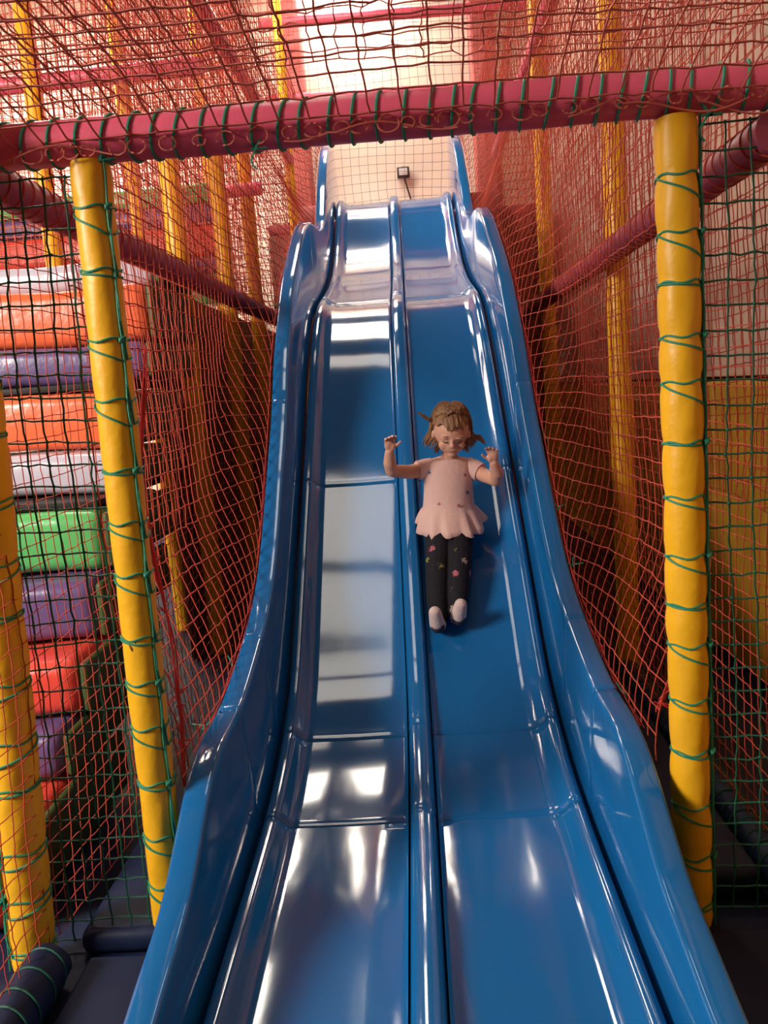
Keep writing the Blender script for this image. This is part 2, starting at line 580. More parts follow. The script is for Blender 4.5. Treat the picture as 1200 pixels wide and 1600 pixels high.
POSTL, POSTR, PY = -0.70, 0.712, 2.05
padded_post((POSTL, PY, 0), 2.045, 0.048, 'yellow padded post with two dark scuffs, left of the slide mouth under the pink beam', 0.145, seed=3, pinch=0.035, side=0.32, mark=True, lean=(0.012, 0))
padded_post((POSTR, PY, 0), 2.03, 0.050, 'puffy yellow padded post pinched by green rope, right of the slide mouth', 0.125, seed=5, pinch=0.10, side=0.36, lean=(-0.003, 0))
padded_post((-1.045, 1.96, 0.03), 4.0, 0.058, 'thick yellow padded post at the left frame edge beside the green-sided red cushion', 0.15, lean=(0.042, 0), seed=9, pinch=0.07, side=-0.3)
BACKPOSTS = [((1.03, 3.95), 'nearer yellow padded post behind the red net right of the slide', 0.052),
             ((1.03, 5.90), 'farther yellow padded post behind the red net right of the slide', 0.052),
             ((-1.18, 4.66), 'yellow padded post behind the left pink rail, nearest the cushion stairs', 0.056),
             ((-1.14, 5.66), 'yellow padded post behind the left net, second beyond the cushion stairs', 0.056),
             ((-1.14, 6.72), 'yellow padded post behind the left net, closest to the slide top', 0.056),
             ((-1.55, 5.2), 'slim yellow padded post left of the green and purple wall pads', 0.042),
             ((-1.95, 4.85), 'tall yellow padded post in the upper left corner of the view', 0.05),
             ((-2.1, 6.9), 'distant yellow padded post beneath the far pink cross beam on the left', 0.042),
             ((-1.62, 7.6), 'distant yellow padded post seen above the pink beam, left of centre', 0.04),
             ((-0.98, 8.3), 'thin bright yellow padded post left of the cream opening', 0.045)]
for i, ((x, y), lb, r) in enumerate(BACKPOSTS):
    padded_post((x, y, 0), {2: 2.88, 3: 3.14, 4: 3.42, 5: 3.6}.get(i, 5.2), r, lb, 9, seed=20 + i, pinch=0.0, sides=20)


# ---------------------------------------------------------------- padded beams and rails
def padded_bar(name, p0, p1, r, m, label, step=0.0, loop_m='green_rope', group=None, curls=0, loop_r=0.003, seed=1, cat='beam', skip=None, tilt=0.012):
    p0, p1 = Vector(p0), Vector(p1)
    t = empty(name, p0, label, cat, group)
    ax = (p1 - p0); L = ax.length; ax.normalize()
    q = ax.to_track_quat('Z', 'Y')
    t.rotation_mode = 'QUATERNION'; t.rotation_quaternion = q
    rg = random.Random(seed)
    n = max(8, int(L / 0.03)); sides = 28
    V = []; F = []
    for j in range(n + 1):
        zz = L * j / n
        for k in range(sides):
            th = 2 * math.pi * k / sides
            rr = r * (1 + 0.012 * math.sin(zz * 17 + seed) + 0.012 * math.sin(3 * th + zz * 11) + 0.01 * math.sin(4 * th - zz * 23))
            V.append((rr * math.cos(th), rr * math.sin(th), zz))
    for j in range(n):
        for k in range(sides):
            k2 = (k + 1) % sides
            F.append((j * sides + k, j * sides + k2, (j + 1) * sides + k2, (j + 1) * sides + k))
    F.append(tuple(range(sides - 1, -1, -1))); F.append(tuple(n * sides + k for k in range(sides)))
    mesh_obj('foam_sleeve', V, F, m, t, True, 60)
    if step:
        mb = MB()
        pts = [((r + loop_r * 0.6) * math.cos(a), (r + loop_r * 0.6) * math.sin(a), tilt * math.sin(a + 0.6)) for a in np.linspace(0, 2 * math.pi, 25)]
        tube(mb, pts, loop_r, 5)
        first = mb.build('lashing_loop', loop_m, t)
        k = 0; z = step * 0.5; me = first.data
        while z < L - 0.01:
            o = first if k == 0 else link(bpy.data.objects.new('lashing_loop', me), t)
            o.location = (0, 0, z)
            o.rotation_euler = (rg.uniform(-0.05, 0.05), rg.uniform(-0.08, 0.08), rg.uniform(-0.3, 0.3))
            k += 1; z += step * rg.uniform(0.85, 1.15)
    return t, q


# front cross beam
bt, bq = padded_bar('padded_beam', (-1.45, PY, 2.098), (1.45, PY, 2.082), 0.052, 'pink_vinyl',
                    'pink padded cross beam lashed with green rope over the slide mouth', 0.057, seed=2, loop_r=0.0037)
# curls of net edge under the beam
mb = MB(); rg = random.Random(4)
x = -1.0
while x < 1.05:
    y0 = PY - 0.052; z0 = 2.065
    pts = []
    a0 = rg.uniform(0, 6.28); R = rg.uniform(0.010, 0.02)
    for k in range(18):
        a = a0 + k * 0.33 + rg.uniform(-.05, .05)
        pts.append((x + R * math.cos(a) * 1.3, y0 - 0.004 + rg.uniform(-0.003, 0.003), z0 - 0.008 + R * math.sin(a)))
    tube(mb, pts, 0.0024, 4)
    x += rg.uniform(0.035, 0.075)
for k in range(4):
    x0 = [-1.0, -0.2, 0.45, 0.62][k]
    pts = [(x0 + 0.4 * s, PY - 0.057 + 0.004 * math.sin(9 * s + k), 2.055 - 0.018 * math.sin(7 * s + k) - 0.01 * k * (s > .3) * math.sin(3 * s)) for s in np.linspace(0, 1, 24)]
    tube(mb, pts, 0.0026, 4)
o = mb.build('frayed_net_edge', 'brick_net')
tag(o, 'tangled red net edge curling along the underside of the pink beam', 'net edge', kind='stuff')

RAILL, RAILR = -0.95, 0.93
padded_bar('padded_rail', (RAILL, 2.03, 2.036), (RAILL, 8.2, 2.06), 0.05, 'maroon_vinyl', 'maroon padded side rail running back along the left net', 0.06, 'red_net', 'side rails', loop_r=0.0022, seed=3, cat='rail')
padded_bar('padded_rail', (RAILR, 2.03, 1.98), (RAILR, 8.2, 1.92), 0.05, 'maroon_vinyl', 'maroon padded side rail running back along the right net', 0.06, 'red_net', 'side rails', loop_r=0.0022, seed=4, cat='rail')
padded_bar('base_rail', (-0.975, 0.9, 0.062), (-0.975, 1.90, 0.062), 0.058, 'navy_vinyl', 'navy padded base rail with pale lashings at the lower left', 0.07, 'green_net', 'base rails', loop_r=0.003, seed=5, cat='rail')
padded_bar('base_rail', (0.985, 1.4, 0.062), (0.985, 3.8, 0.062), 0.05, 'navy_vinyl', 'navy padded base rail with green lashings at the lower right', 0.06, 'green_net', 'base rails', loop_r=0.003, seed=6, cat='rail')
# upper storey pink bars
FAR = [((-3.2, 4.9, 3.30), (-1.0, 4.9, 3.32), 'pink padded bar across the upper left bays'),
       ((-3.4, 6.6, 3.05), (-1.0, 6.6, 3.05), 'pink padded bar low across the far left bays'),
       ((-1.2, 8.75, 4.40), (1.575, 8.75, 4.33), 'dark pink padded bar across the foot of the cream opening'),
       ((-1.2, 8.6, 5.05), (1.4, 8.6, 5.0), 'shiny pink padded bar across the top of the cream opening'),
       ((-0.98, 2.5, 3.6), (-0.98, 8.3, 3.7), 'pink padded bar running back above the left net'),
       ((1.0, 2.5, 3.6), (1.0, 8.3, 3.6), 'pink padded bar running back above the right net')]
for i, (a, b, lb) in enumerate(FAR):
    padded_bar('padded_bar', a, b, 0.05, 'pink_vinyl', lb, 0, group='upper pink bars', seed=30 + i, cat='beam')


# ---------------------------------------------------------------- nets
def above_rim(P):
    return P[..., 2] > rimf(np.clip(P[..., 1], 1.2, 8.29)) - 0.03


def to_rim(P):
    P = P.copy()
    t = np.clip((P[..., 2] - rimf(np.clip(P[..., 1], 1.2, 8.29))) / 0.5, 0, 1)
    t = t * t * (3 - 2 * t)
    sg = np.sign(P[..., 0])
    P[..., 0] = sg * 0.632 * (1 - t) + P[..., 0] * t
    return P


def to_beam(P):
    P = P.copy()
    t = np.clip((P[..., 1] - 1.7) / 0.28, 0, 1)
    P[..., 2] += -0.055 * t * t
    return P


net('ceiling_net', 'red net roof stretched from the pink beam towards the viewer', 'Z', 2.135, -1.3, 1.3, 0.75, 1.988, 0.069, 0.0026, 'brick_net', 0.012, 0.004, 1, warp=to_beam)
net('ceiling_net', 'loose second red net lying just above the net roof', 'Z', 2.36, -1.5, 1.5, 0.9, 2.4, 0.075, 0.0022, 'brick_net', 0.03, 0.008, 2)
net('slide_net', 'red net hanging beside the slide\'s left wall', 'X', -0.76, 2.08, 8.2, 0.25, 3.9, 0.066, 0.0024, 'red_net', 0.03, 0.004, 3, above_rim, warp=to_rim)
net('slide_net', 'red net hanging beside the slide\'s right wall', 'X', 0.76, 2.08, 8.2, 0.25, 3.9, 0.066, 0.0024, 'red_net', 0.03, 0.004, 4, above_rim, warp=to_rim)
net('outer_net', 'red net on the left frame, hanging in front of the cushion stairs', 'X', -0.965, 0.95, 8.2, 0.08, 4.1, 0.055, 0.0017, 'red_net', 0.02, 0.003, 5)
net('outer_net', 'red net on the right frame in front of the amber wall pads', 'X', 0.98, 1.5, 8.2, 0.08, 4.1, 0.055, 0.0020, 'red_net', 0.02, 0.003, 6)
net('front_net', 'dark green net between the two left yellow posts', 'Y', 2.04, -1.02, -0.70, 0.03, 2.03, 0.058, 0.0029, 'green_net', 0.012, 0.004, 7, knot=2.2)
net('front_net', 'dark green net to the right of the puffy yellow post', 'Y', 2.04, 0.755, 1.30, 0.03, 2.03, 0.061, 0.0029, 'green_net', 0.012, 0.004, 8, knot=2.2)
net('fine_net', 'fine dark mesh in front of the bright cream wall', 'Y', 8.45, -0.9, 0.9, 3.2, 5.3, 0.085, 0.0019, 'fine_net', 0.01, 0.002, 9, knot=0)
net('bay_net', 'red net across the upper left bay', 'Y', 4.8, -3.2, -1.0, 2.1, 4.6, 0.06, 0.0026, 'brick_net', 0.03, 0.004, 10)
net('bay_net', 'red net across the far left bay', 'Y', 6.9, -3.4, -0.8, 2.1, 5.0, 0.07, 0.0034, 'brick_net', 0.03, 0.004, 11)
net('bay_net', 'red net across the far end left of the cream opening', 'Y', 8.5, -3.0, -0.85, 2.2, 5.4, 0.075, 0.005, 'brick_net', 0.03, 0.004, 12)
net('bay_net', 'red net across the far end right of the cream opening', 'Y', 8.5, 0.85, 1.5, 1.2, 5.4, 0.075, 0.005, 'brick_net', 0.03, 0.004, 13)
net('bay_net', 'red net hanging over the boards of the right wall', 'X', 1.36, 1.8, 8.5, 0.9, 5.0, 0.07, 0.0026, 'red_net', 0.03, 0.004, 14)

net('bay_net', 'red net across the left bay beside the nearest far post', 'Y', 5.85, -3.2, -1.0, 2.2, 5.2, 0.06, 0.004, 'brick_net', 0.03, 0.004, 15)
net('bay_net', 'red net running back along the far left walkway', 'X', -1.42, 4.4, 8.4, 2.2, 5.2, 0.06, 0.0034, 'brick_net', 0.03, 0.004, 16)

# bunched net borders
def bunch(pts, n, spread, r, m, label, seed):
    rg = random.Random(seed)
    P = np.array(pts, float)
    s = np.linspace(0, 1, len(P)); q = np.linspace(0, 1, 40)
    base = np.stack([np.interp(q, s, P[:, k]) for k in range(3)], -1)
    mb = MB()
    for i in range(n):
        ph = [rg.uniform(0, 6.28) for _ in range(3)]; fr = [rg.uniform(8, 22) for _ in range(3)]
        off = np.stack([np.sin(q * fr[k] + ph[k]) for k in range(3)], -1) * spread * rg.uniform(0.4, 1)
        tube(mb, base + off, r, 4)
    for i in range(int(n * 3)):
        j = rg.randrange(2, 37); c = base[j]
        pp = [c + np.array([rg.uniform(-1, 1), rg.uniform(-.5, .5), rg.uniform(-1, 1)]) * 0.02 * k / 3 for k in range(5)]
        tube(mb, pp, r * 0.9, 4)
    o = mb.build('net_border', m)
    return tag(o, label, 'net edge', 'bunched net borders')


bunch([(-0.655, 2.25, 1.62), (-0.69, 2.2, 1.30), (-0.675, 2.18, 1.05), (-0.645, 2.16, 0.8), (-0.635, 2.14, 0.6), (-0.645, 2.12, 0.42)], 5, 0.007, 0.0026, 'scarlet_rope',
      'bunched scarlet net border hanging beside the left yellow post', 1)
rimline = lambda sg: [(sg * 0.631, y, float(rimf(y)) - 0.02) for y in np.linspace(2.2, 5.6, 24)]
bunch(rimline(-1), 2, 0.006, 0.0018, 'scarlet_rope', 'red net border laced along the slide\'s left rim', 2)
bunch(rimline(1), 3, 0.009, 0.0016, 'scarlet_rope', 'red net border laced along the slide\'s right rim', 3)
bunch([(0.66, 2.16, 0.55), (0.68, 2.12, 0.62), (0.70, 2.08, 0.70), (0.705, 2.1, 0.9)], 4, 0.008, 0.0024, 'scarlet_rope', 'tangled scarlet net corner between the right rim and the puffy yellow post', 4)

# green ties along the rims
mb0 = MB()
for k in range(5):
    tube(mb0, [(0.012 * math.cos(k * 1.3 + s * 2) * s * 2, 0.01 * s * math.sin(k), 0.02 * math.sin(k * 2.1) * s * 2) for s in np.linspace(0, 1, 6)], 0.0022, 4)
rg = random.Random(2)
TIES = [(-1, 2.35, 'lowest'), (-1, 2.75, 'second lowest'), (-1, 4.45, 'second highest'), (-1, 4.9, 'highest'),
        (1, 2.42, 'lowest'), (1, 3.2, 'second lowest'), (1, 3.45, 'middle'), (1, 3.75, 'second highest'), (1, 4.35, 'highest')]
first = None
for s, y, nm in TIES:
    if first is None:
        o = mb0.build('rope_tie', 'green_rope'); first = o
    else:
        o = link(bpy.data.objects.new('rope_tie', first.data))
    o.location = (s * 0.638, y, float(rimf(y)) - 0.015)
    o.rotation_euler = (rg.uniform(0, 6), rg.uniform(0, 6), rg.uniform(0, 6))
    tag(o, '%s frayed green rope tie along the slide\'s %s rim' % (nm, 'left' if s < 0 else 'right'), 'rope tie', 'green ties on the slide rims')

for x, y, z, sc, lb in ((-0.27, PY - 0.03, 2.035, 1.2, 'frayed green rope end under the middle of the pink beam'), (POSTL + 0.06, PY - 0.03, 2.04, 1.6, 'green rope tangle where the pink beam meets the scuffed yellow post'),
                        (POSTR + 0.055, PY - 0.04, 2.02, 1.5, 'green rope tangle where the pink beam meets the puffy yellow post')):
    o = link(bpy.data.objects.new('rope_tie', first.data)); o.location = (x, y, z); o.scale = (sc, sc, sc)
    tag(o, lb, 'rope tie', 'green ties on the pink beam')

# ---------------------------------------------------------------- cushion stairs on the left
def cushion(yf, z0, z1, m, label, depth=0.5, x0=-2.4, x1=-1.13, puff=0.03):
    t = empty('step_cushion', ((x0 + x1) / 2, yf + depth / 2, z0), label, 'cushion', 'padded stair cushions')
    cx = (x0 + x1) / 2; hx = (x1 - x0) / 2
    bm = rbox(-hx, hx, -depth / 2, depth / 2, 0, z1 - z0, min(0.05, (z1 - z0) * 0.36), 4)
    bmesh.ops.subdivide_edges(bm, edges=[e for e in bm.edges if e.calc_length() > 0.3], cuts=8, use_grid_fill=True)
    for v in bm.verts:
        v.co.y -= puff * 0.4 * math.sin(7 * v.co.x + z0 * 9) * (1 if v.co.y < 0 else 0) * 0.4
        v.co.z += 0.006 * math.sin(9 * v.co.x + z0 * 5)
    bm_obj('body', bm, m, t)
    h = z1 - z0
    box('end_panel', hx + 0.0005, hx + 0.035, -depth / 2 + 0.01, depth / 2, 0.01, h - 0.005, 'moss_vinyl', t, min(0.016, h * 0.2), 3)
    return t


cushion(3.98, 2.03, 2.16, 'silver_vinyl', 'shiny silver cushion, topmost of the padded stair stack', 0.6)
cushion(3.82, 1.765, 2.02, 'orange_vinyl', 'upper of the two puffy orange stair cushions, under the silver one', 0.7)
cushion(3.72, 1.585, 1.755, 'purple_vinyl', 'purple stair cushion between the two orange cushions', 0.7)
t = box('gap_shadow_strip', -2.4, -1.16, 3.5, 4.2, 1.55, 1.578, 'gap_shadow_black'); tag(t, 'thin black strip for the shadow gap under the purple cushion between the orange cushions', 'shadow strip')  # black strip painting the shadow gap between two cushions
cushion(3.45, 1.305, 1.54, 'orange_vinyl', 'lower of the two puffy orange stair cushions, under the black shadow strip', 0.7)
cushion(3.25, 1.13, 1.295, 'silver_vinyl', 'lilac silver stair cushion lying above the green cushion', 0.7)
t = box('gap_shadow_strip', -2.4, -1.16, 3.05, 3.9, 1.10, 1.125, 'gap_shadow_black'); tag(t, 'thin black strip for the shadow gap directly above the green cushion', 'shadow strip')  # another shadow gap, drawn as a solid black strip
cushion(2.98, 0.865, 1.09, 'green_vinyl', 'bright green puffy stair cushion left of the main yellow post', 0.8)
cushion(2.84, 0.64, 0.855, 'purple_vinyl', 'purple stair cushion lying below the green cushion', 0.8)
cushion(2.62, 0.44, 0.63, 'red_vinyl', 'orange-red stair cushion with dark green end behind the green net', 0.8)
cushion(2.5, 0.27, 0.43, 'purple_vinyl', 'lowest purple stair cushion, between the two red cushions', 0.8, x1=-1.16)
cushion(2.08, 0.02, 0.255, 'red_vinyl', 'bottom red stair cushion with dark green end at the left edge', 0.9, x1=-1.17)

# far coloured wall pads behind the left net
PADS = [(2.86, 3.0, 'green_vinyl', 'green wall pad at the top of the far left pad stack'), (2.72, 2.85, 'purple_vinyl', 'purple wall pad under the far green pad'),
        (2.50, 2.71, 'red_vinyl', 'red wall pad in the middle of the far left pad stack'), (2.38, 2.49, 'purple_vinyl', 'purple wall pad under the far red pad'),
        (2.16, 2.37, 'green_vinyl', 'green wall pad at the bottom of the far left pad stack')]
for z0, z1, m, lb in PADS:
    o = box('wall_pad', -2.9, -1.24, 6.05, 6.25, z0, z1, m, None, 0.04, 4)
    tag(o, lb, 'pad', 'far wall pads')
o = box('platform_skirt', -1.32, -1.27, 4.55, 8.4, 0.0, 2.1, 'brown_board', None, 0.01); tag(o, 'dark brown skirt panel under the left platform', 'panel')
o = box('platform_skirt', -1.25, 1.5, 8.32, 8.4, 0.0, 3.0, 'brown_board', None, 0.01); tag(o, 'dark brown skirt panel under the slide entrance platform', 'panel')
o = box('entrance_platform', -1.25, 1.5, 8.32, 9.28, 3.02, 3.12, 'maroon_vinyl', None, 0.02); tag(o, 'maroon padded platform at the slide entrance', 'platform')
for x0, x1, lb in ((-1.12, -0.84, 'red padded column left of the cream opening'), (0.86, 1.12, 'red padded column right of the cream opening')):
    o = box('padded_column', x0, x1, 8.95, 9.2, 3.13, 5.75, 'coral_vinyl', None, 0.03, 3); tag(o, lb, 'column', 'red columns')
for x0, x1, lb in ((-0.9, -0.66, 'low red pad left of the slide top'), (0.66, 1.0, 'low red pad right of the slide top')):
    o = box('edge_pad', x0, x1, 8.0, 8.25, 3.02, 3.2, 'coral_vinyl', None, 0.03, 3); tag(o, lb, 'pad', 'edge pads')

# wall box with cable
t = empty('wall_box', (0.11, 9.3, 3.70), 'small dark box with hanging cable on the cream wall above the slide', 'box')
box('housing', -0.065, 0.065, -0.11, -0.02, -0.03, 0.07, 'dark_plastic', t, 0.006)
box('front_panel', -0.045, 0.045, -0.116, -0.109, -0.015, 0.055, 'lamp_frame', t, 0.002)
box('bracket', -0.02, 0.02, -0.06, 0.0, 0.065, 0.085, 'dark_plastic', t, 0.003)
mb = MB(); tube(mb, [(0.01, -0.06, -0.03), (0.03, -0.05, -0.12), (0.07, -0.03, -0.28), (0.13, -0.015, -0.46), (0.14, -0.012, -0.6)], 0.009, 6)
mb.build('cable', 'dark_plastic', t)

# ---------------------------------------------------------------- floor mats
o = box('floor_mat', -0.94, -0.645, 2.0, 4.4, 0.003, 0.07, 'navy_vinyl', None, 0.025, 3); tag(o, 'navy floor mat behind the left green net', 'mat', 'navy floor mats')
o = box('floor_mat', 0.645, 0.925, 2.12, 4.6, 0.003, 0.09, 'navy_vinyl', None, 0.025, 3); tag(o, 'navy floor mat behind the right green net', 'mat', 'navy floor mats')
for x0, x1, lb in ((-0.9, -0.64, 'navy floor mat left of the slide mouth'), (0.645, 1.5, 'navy floor mat right of the slide mouth')):
    bm = rbox(x0, x1, 0.9, 1.97, 0.003, 0.028, 0.01, 3)
    o = bm_obj('floor_mat', bm, 'navy_vinyl'); tag(o, lb, 'mat', 'navy floor mats')

# ---------------------------------------------------------------- the girl on the slide
def ico(mb, c, rad, R=None, sub=3):
    bm = bmesh.new()
    bmesh.ops.create_icosphere(bm, subdivisions=sub, radius=1)
    R = R or Matrix.Identity(3)
    c = Vector(c)
    V = [c + R @ Vector((v.co.x * rad[0], v.co.y * rad[1], v.co.z * rad[2])) for v in bm.verts]
    bm.verts.index_update()
    F = [[v.index for v in f.verts] for f in bm.faces]
    bm.free()
    mb.add(V, F)


def limb(mb, pts, rad, sides=14, n=6):
    """tapered limb with round ends and joints"""
    P = []; R = []
    for i in range(len(pts) - 1):
        a, b = Vector(pts[i]), Vector(pts[i + 1])
        for k in range(n):
            t = k / n
            P.append(a.lerp(b, t)); R.append(rad[i] + (rad[i + 1] - rad[i]) * t)
    P.append(Vector(pts[-1])); R.append(rad[-1])
    tube(mb, P, R, sides)
    for p, r in zip(pts, rad):
        ico(mb, p, (r, r, r), sub=2)


def fuse(name, mb, m, voxel, parent=None, smooth_it=4):
    me = bpy.data.meshes.new(name)
    me.from_pydata(mb.V, [], mb.F)
    o = bpy.data.objects.new(name, me)
    COL.objects.link(o)
    md = o.modifiers.new('fuse', 'REMESH'); md.mode = 'VOXEL'; md.voxel_size = voxel
    sm = o.modifiers.new('soft', 'SMOOTH'); sm.factor = 0.5; sm.iterations = smooth_it
    dg = bpy.context.evaluated_depsgraph_get()
    me2 = bpy.data.meshes.new_from_object(o.evaluated_get(dg))
    o.modifiers.clear()
    o.data = me2
    bpy.data.meshes.remove(me)
    me2.materials.clear(); me2.materials.append(MATS[m])
    me2.polygons.foreach_set('use_smooth', [True] * len(me2.polygons))
    if parent is not None:
        o.parent = parent
    return o


GX = 0.0
girl = empty('person', (0.178, 3.69, 0.775), 'small child in pale pink tunic and black floral leggings sliding down the right lane', 'person')
GO = Vector((0.178, 3.69, 0.76))


def rel(mb):
    mb.V = [tuple(Vector(v) - GO) for v in mb.V]
    return mb


HC = Vector((0.213, 3.645, 1.238))
hp = math.radians(27)
HX = Vector((1, 0, 0)); HF = Vector((0.03, -math.cos(hp), -math.sin(hp))).normalized(); HU = HX.cross(HF) * -1
HU = Vector((0, -math.sin(hp), math.cos(hp)))
roll_h = Matrix.Rotation(math.radians(4), 3, 'Y')
HX, HF, HU = roll_h @ HX, roll_h @ HF, roll_h @ HU


def hl(x, f, u):
    return HC + HX * x + HF * f + HU * u


HR = Matrix((HX, HF, HU)).transposed()
body = MB()
# trunk
limb(body, [(0.178, 3.70, 0.835), (0.180, 3.712, 0.91), (0.188, 3.718, 0.99), (0.192, 3.714, 1.06), (0.196, 3.70, 1.10)], [0.074, 0.072, 0.074, 0.07, 0.045])
ico(body, (0.178, 3.70, 0.825), (0.098, 0.07, 0.06))
limb(body, [(0.10, 3.712, 1.082), (0.195, 3.71, 1.09), (0.295, 3.71, 1.074)], [0.036, 0.05, 0.036])
limb(body, [(0.196, 3.70, 1.10), tuple(hl(0, -0.02, -0.055))], [0.034, 0.036])
# head
ico(body, hl(0, -0.012, 0.012), (0.077, 0.088, 0.088), HR, 4)
ico(body, hl(0, 0.018, -0.040), (0.060, 0.058, 0.052), HR, 3)
for s in (-1, 1):
    ico(body, hl(s * 0.032, 0.047, -0.036), (0.026, 0.022, 0.024), HR, 3)
    ico(body, hl(s * 0.078, -0.008, -0.012), (0.010, 0.016, 0.024), HR, 2)
    ico(body, hl(s * 0.030, 0.066, 0.012), (0.022, 0.012, 0.008), HR, 2)
ico(body, hl(0, 0.078, -0.022), (0.011, 0.014, 0.012), HR, 3)
ico(body, hl(0, 0.072, -0.006), (0.008, 0.012, 0.018), HR, 2)
ico(body, hl(0, 0.056, -0.078), (0.020, 0.017, 0.014), HR, 3)
ico(body, hl(0, 0.068, -0.052), (0.018, 0.010, 0.007), HR, 2)


def hand(mb, wrist, udir, palm_n, size, curl, spread, thumb_side):
    """palm_n points out of the palm, udir from wrist to knuckles"""
    W = Vector(wrist); U = Vector(udir).normalized(); N = Vector(palm_n); N = (N - U * N.dot(U)).normalized()
    X = U.cross(N) * thumb_side          # towards the thumb
    R = Matrix((X, N, U)).transposed()
    ico(mb, W + U * 0.030 * size, (0.0235 * size, 0.0125 * size, 0.031 * size), R, 3)
    ico(mb, W + U * 0.022 * size + X * 0.013 * size + N * 0.005, (0.012 * size, 0.011 * size, 0.018 * size), R, 2)
    L = [0.040, 0.045, 0.041, 0.032]
    for i in range(4):
        xo = (0.0185 - 0.0123 * i) * size
        base = W + U * (0.050 - 0.002 * abs(i - 1)) * size + X * xo
        d = (U + X * (spread * (1.5 - i))).normalized()
        pts = [base]; ang = curl * 0.5 + 0.05 * i
        p = base
        for k, fr in enumerate((0.45, 0.32, 0.25)):
            dd = (d * math.cos(ang) + N * math.sin(ang)).normalized()
            p = p + dd * L[i] * fr * size
            pts.append(p); ang += curl
        limb(mb, pts, [0.0068 * size, 0.0064 * size, 0.0058 * size, 0.0050 * size], 8, 3)
    b = W + U * 0.020 * size + X * 0.018 * size
    p1 = b + (X * 0.75 + U * 0.55 + N * 0.25).normalized() * 0.022 * size
    p2 = p1 + (X * 0.45 + U * 0.8 + N * 0.35).normalized() * 0.018 * size
    limb(mb, [b, p1, p2], [0.0088 * size, 0.0074 * size, 0.0058 * size], 8, 3)


# arms: raised forearms, hands open towards the camera
limb(body, [(0.098, 3.712, 1.08), (0.02, 3.67, 1.073), (-0.058, 3.60, 1.090)], [0.035, 0.032, 0.028])
limb(body, [(-0.058, 3.60, 1.090), (-0.064, 3.565, 1.13), (-0.060, 3.535, 1.180)], [0.029, 0.028, 0.020])
hand(body, (-0.060, 3.532, 1.182), (0.10, -0.35, 0.93), (0.2, -0.9, -0.3), 1.0, 0.55, 0.10, 1)
limb(body, [(0.298, 3.712, 1.072), (0.35, 3.66, 1.035), (0.393, 3.60, 1.018)], [0.035, 0.032, 0.028])
limb(body, [(0.393, 3.60, 1.018), (0.396, 3.56, 1.055), (0.382, 3.53, 1.10)], [0.029, 0.028, 0.020])
hand(body, (0.381, 3.528, 1.102), (-0.10, -0.35, 0.93), (-0.2, -0.9, -0.3), 1.0, 0.45, 0.12, -1)
# legs and feet under the clothes
LEGS = {'l': [(0.138, 3.70, 0.82), (0.114, 3.49, 0.685), (0.102, 3.38, 0.575), (0.096, 3.292, 0.492)],
        'r': [(0.222, 3.70, 0.82), (0.210, 3.50, 0.70), (0.192, 3.39, 0.59), (0.180, 3.312, 0.512)]}
FEET = {'l': [(0.096, 3.285, 0.475), (0.092, 3.252, 0.495), (0.086, 3.228, 0.545)],
        'r': [(0.180, 3.305, 0.495), (0.183, 3.272, 0.515), (0.192, 3.248, 0.565)]}
for k in 'lr':
    limb(body, LEGS[k], [0.058, 0.042, 0.038, 0.026])
    limb(body, FEET[k], [0.026, 0.024, 0.018])
fuse('body', rel(body), 'skin', 0.0036, girl, 3)

# leggings
lg = MB()
ico(lg, (0.180, 3.70, 0.83), (0.112, 0.082, 0.068))
for k in 'lr':
    limb(lg, LEGS[k], [0.070, 0.054, 0.048, 0.037])
leg = fuse('leggings', rel(lg), 'legging_black', 0.005, girl, 4)
m = MATS['legging_black']; nt = m.node_tree; bs = nt.nodes['Principled BSDF']
tc = nt.nodes.new('ShaderNodeTexCoord'); vo = nt.nodes.new('ShaderNodeTexVoronoi'); vo.inputs['Scale'].default_value = 15
nz = nt.nodes.new('ShaderNodeTexNoise'); nz.inputs['Scale'].default_value = 55
ad = nt.nodes.new('ShaderNodeMixRGB'); ad.inputs[0].default_value = 0.03
nt.links.new(tc.outputs['Object'], ad.inputs[1]); nt.links.new(nz.outputs['Color'], ad.inputs[2])
nt.links.new(ad.outputs[0], vo.inputs['Vector'])
th = nt.nodes.new('ShaderNodeMath'); th.operation = 'LESS_THAN'; th.inputs[1].default_value = 0.24
nt.links.new(vo.outputs['Distance'], th.inputs[0])
sp = nt.nodes.new('ShaderNodeSeparateColor'); nt.links.new(vo.outputs['Color'], sp.inputs[0])
cr = nt.nodes.new('ShaderNodeValToRGB'); cr.color_ramp.interpolation = 'CONSTANT'
els = cr.color_ramp.elements
els[0].position = 0; els[0].color = (0.40, 0.10, 0.13, 1)
els[1].position = 0.34; els[1].color = (0.22, 0.20, 0.04, 1)
e = els.new(0.55); e.color = (0.012, 0.011, 0.016, 1)
e = els.new(0.8); e.color = (0.30, 0.24, 0.20, 1)
nt.links.new(sp.outputs[0], cr.inputs[0])
mx = nt.nodes.new('ShaderNodeMixRGB'); mx.inputs[1].default_value = (0.012, 0.011, 0.016, 1)
nt.links.new(th.outputs[0], mx.inputs[0]); nt.links.new(cr.outputs[0], mx.inputs[2])
nt.links.new(mx.outputs[0], bs.inputs['Base Color'])

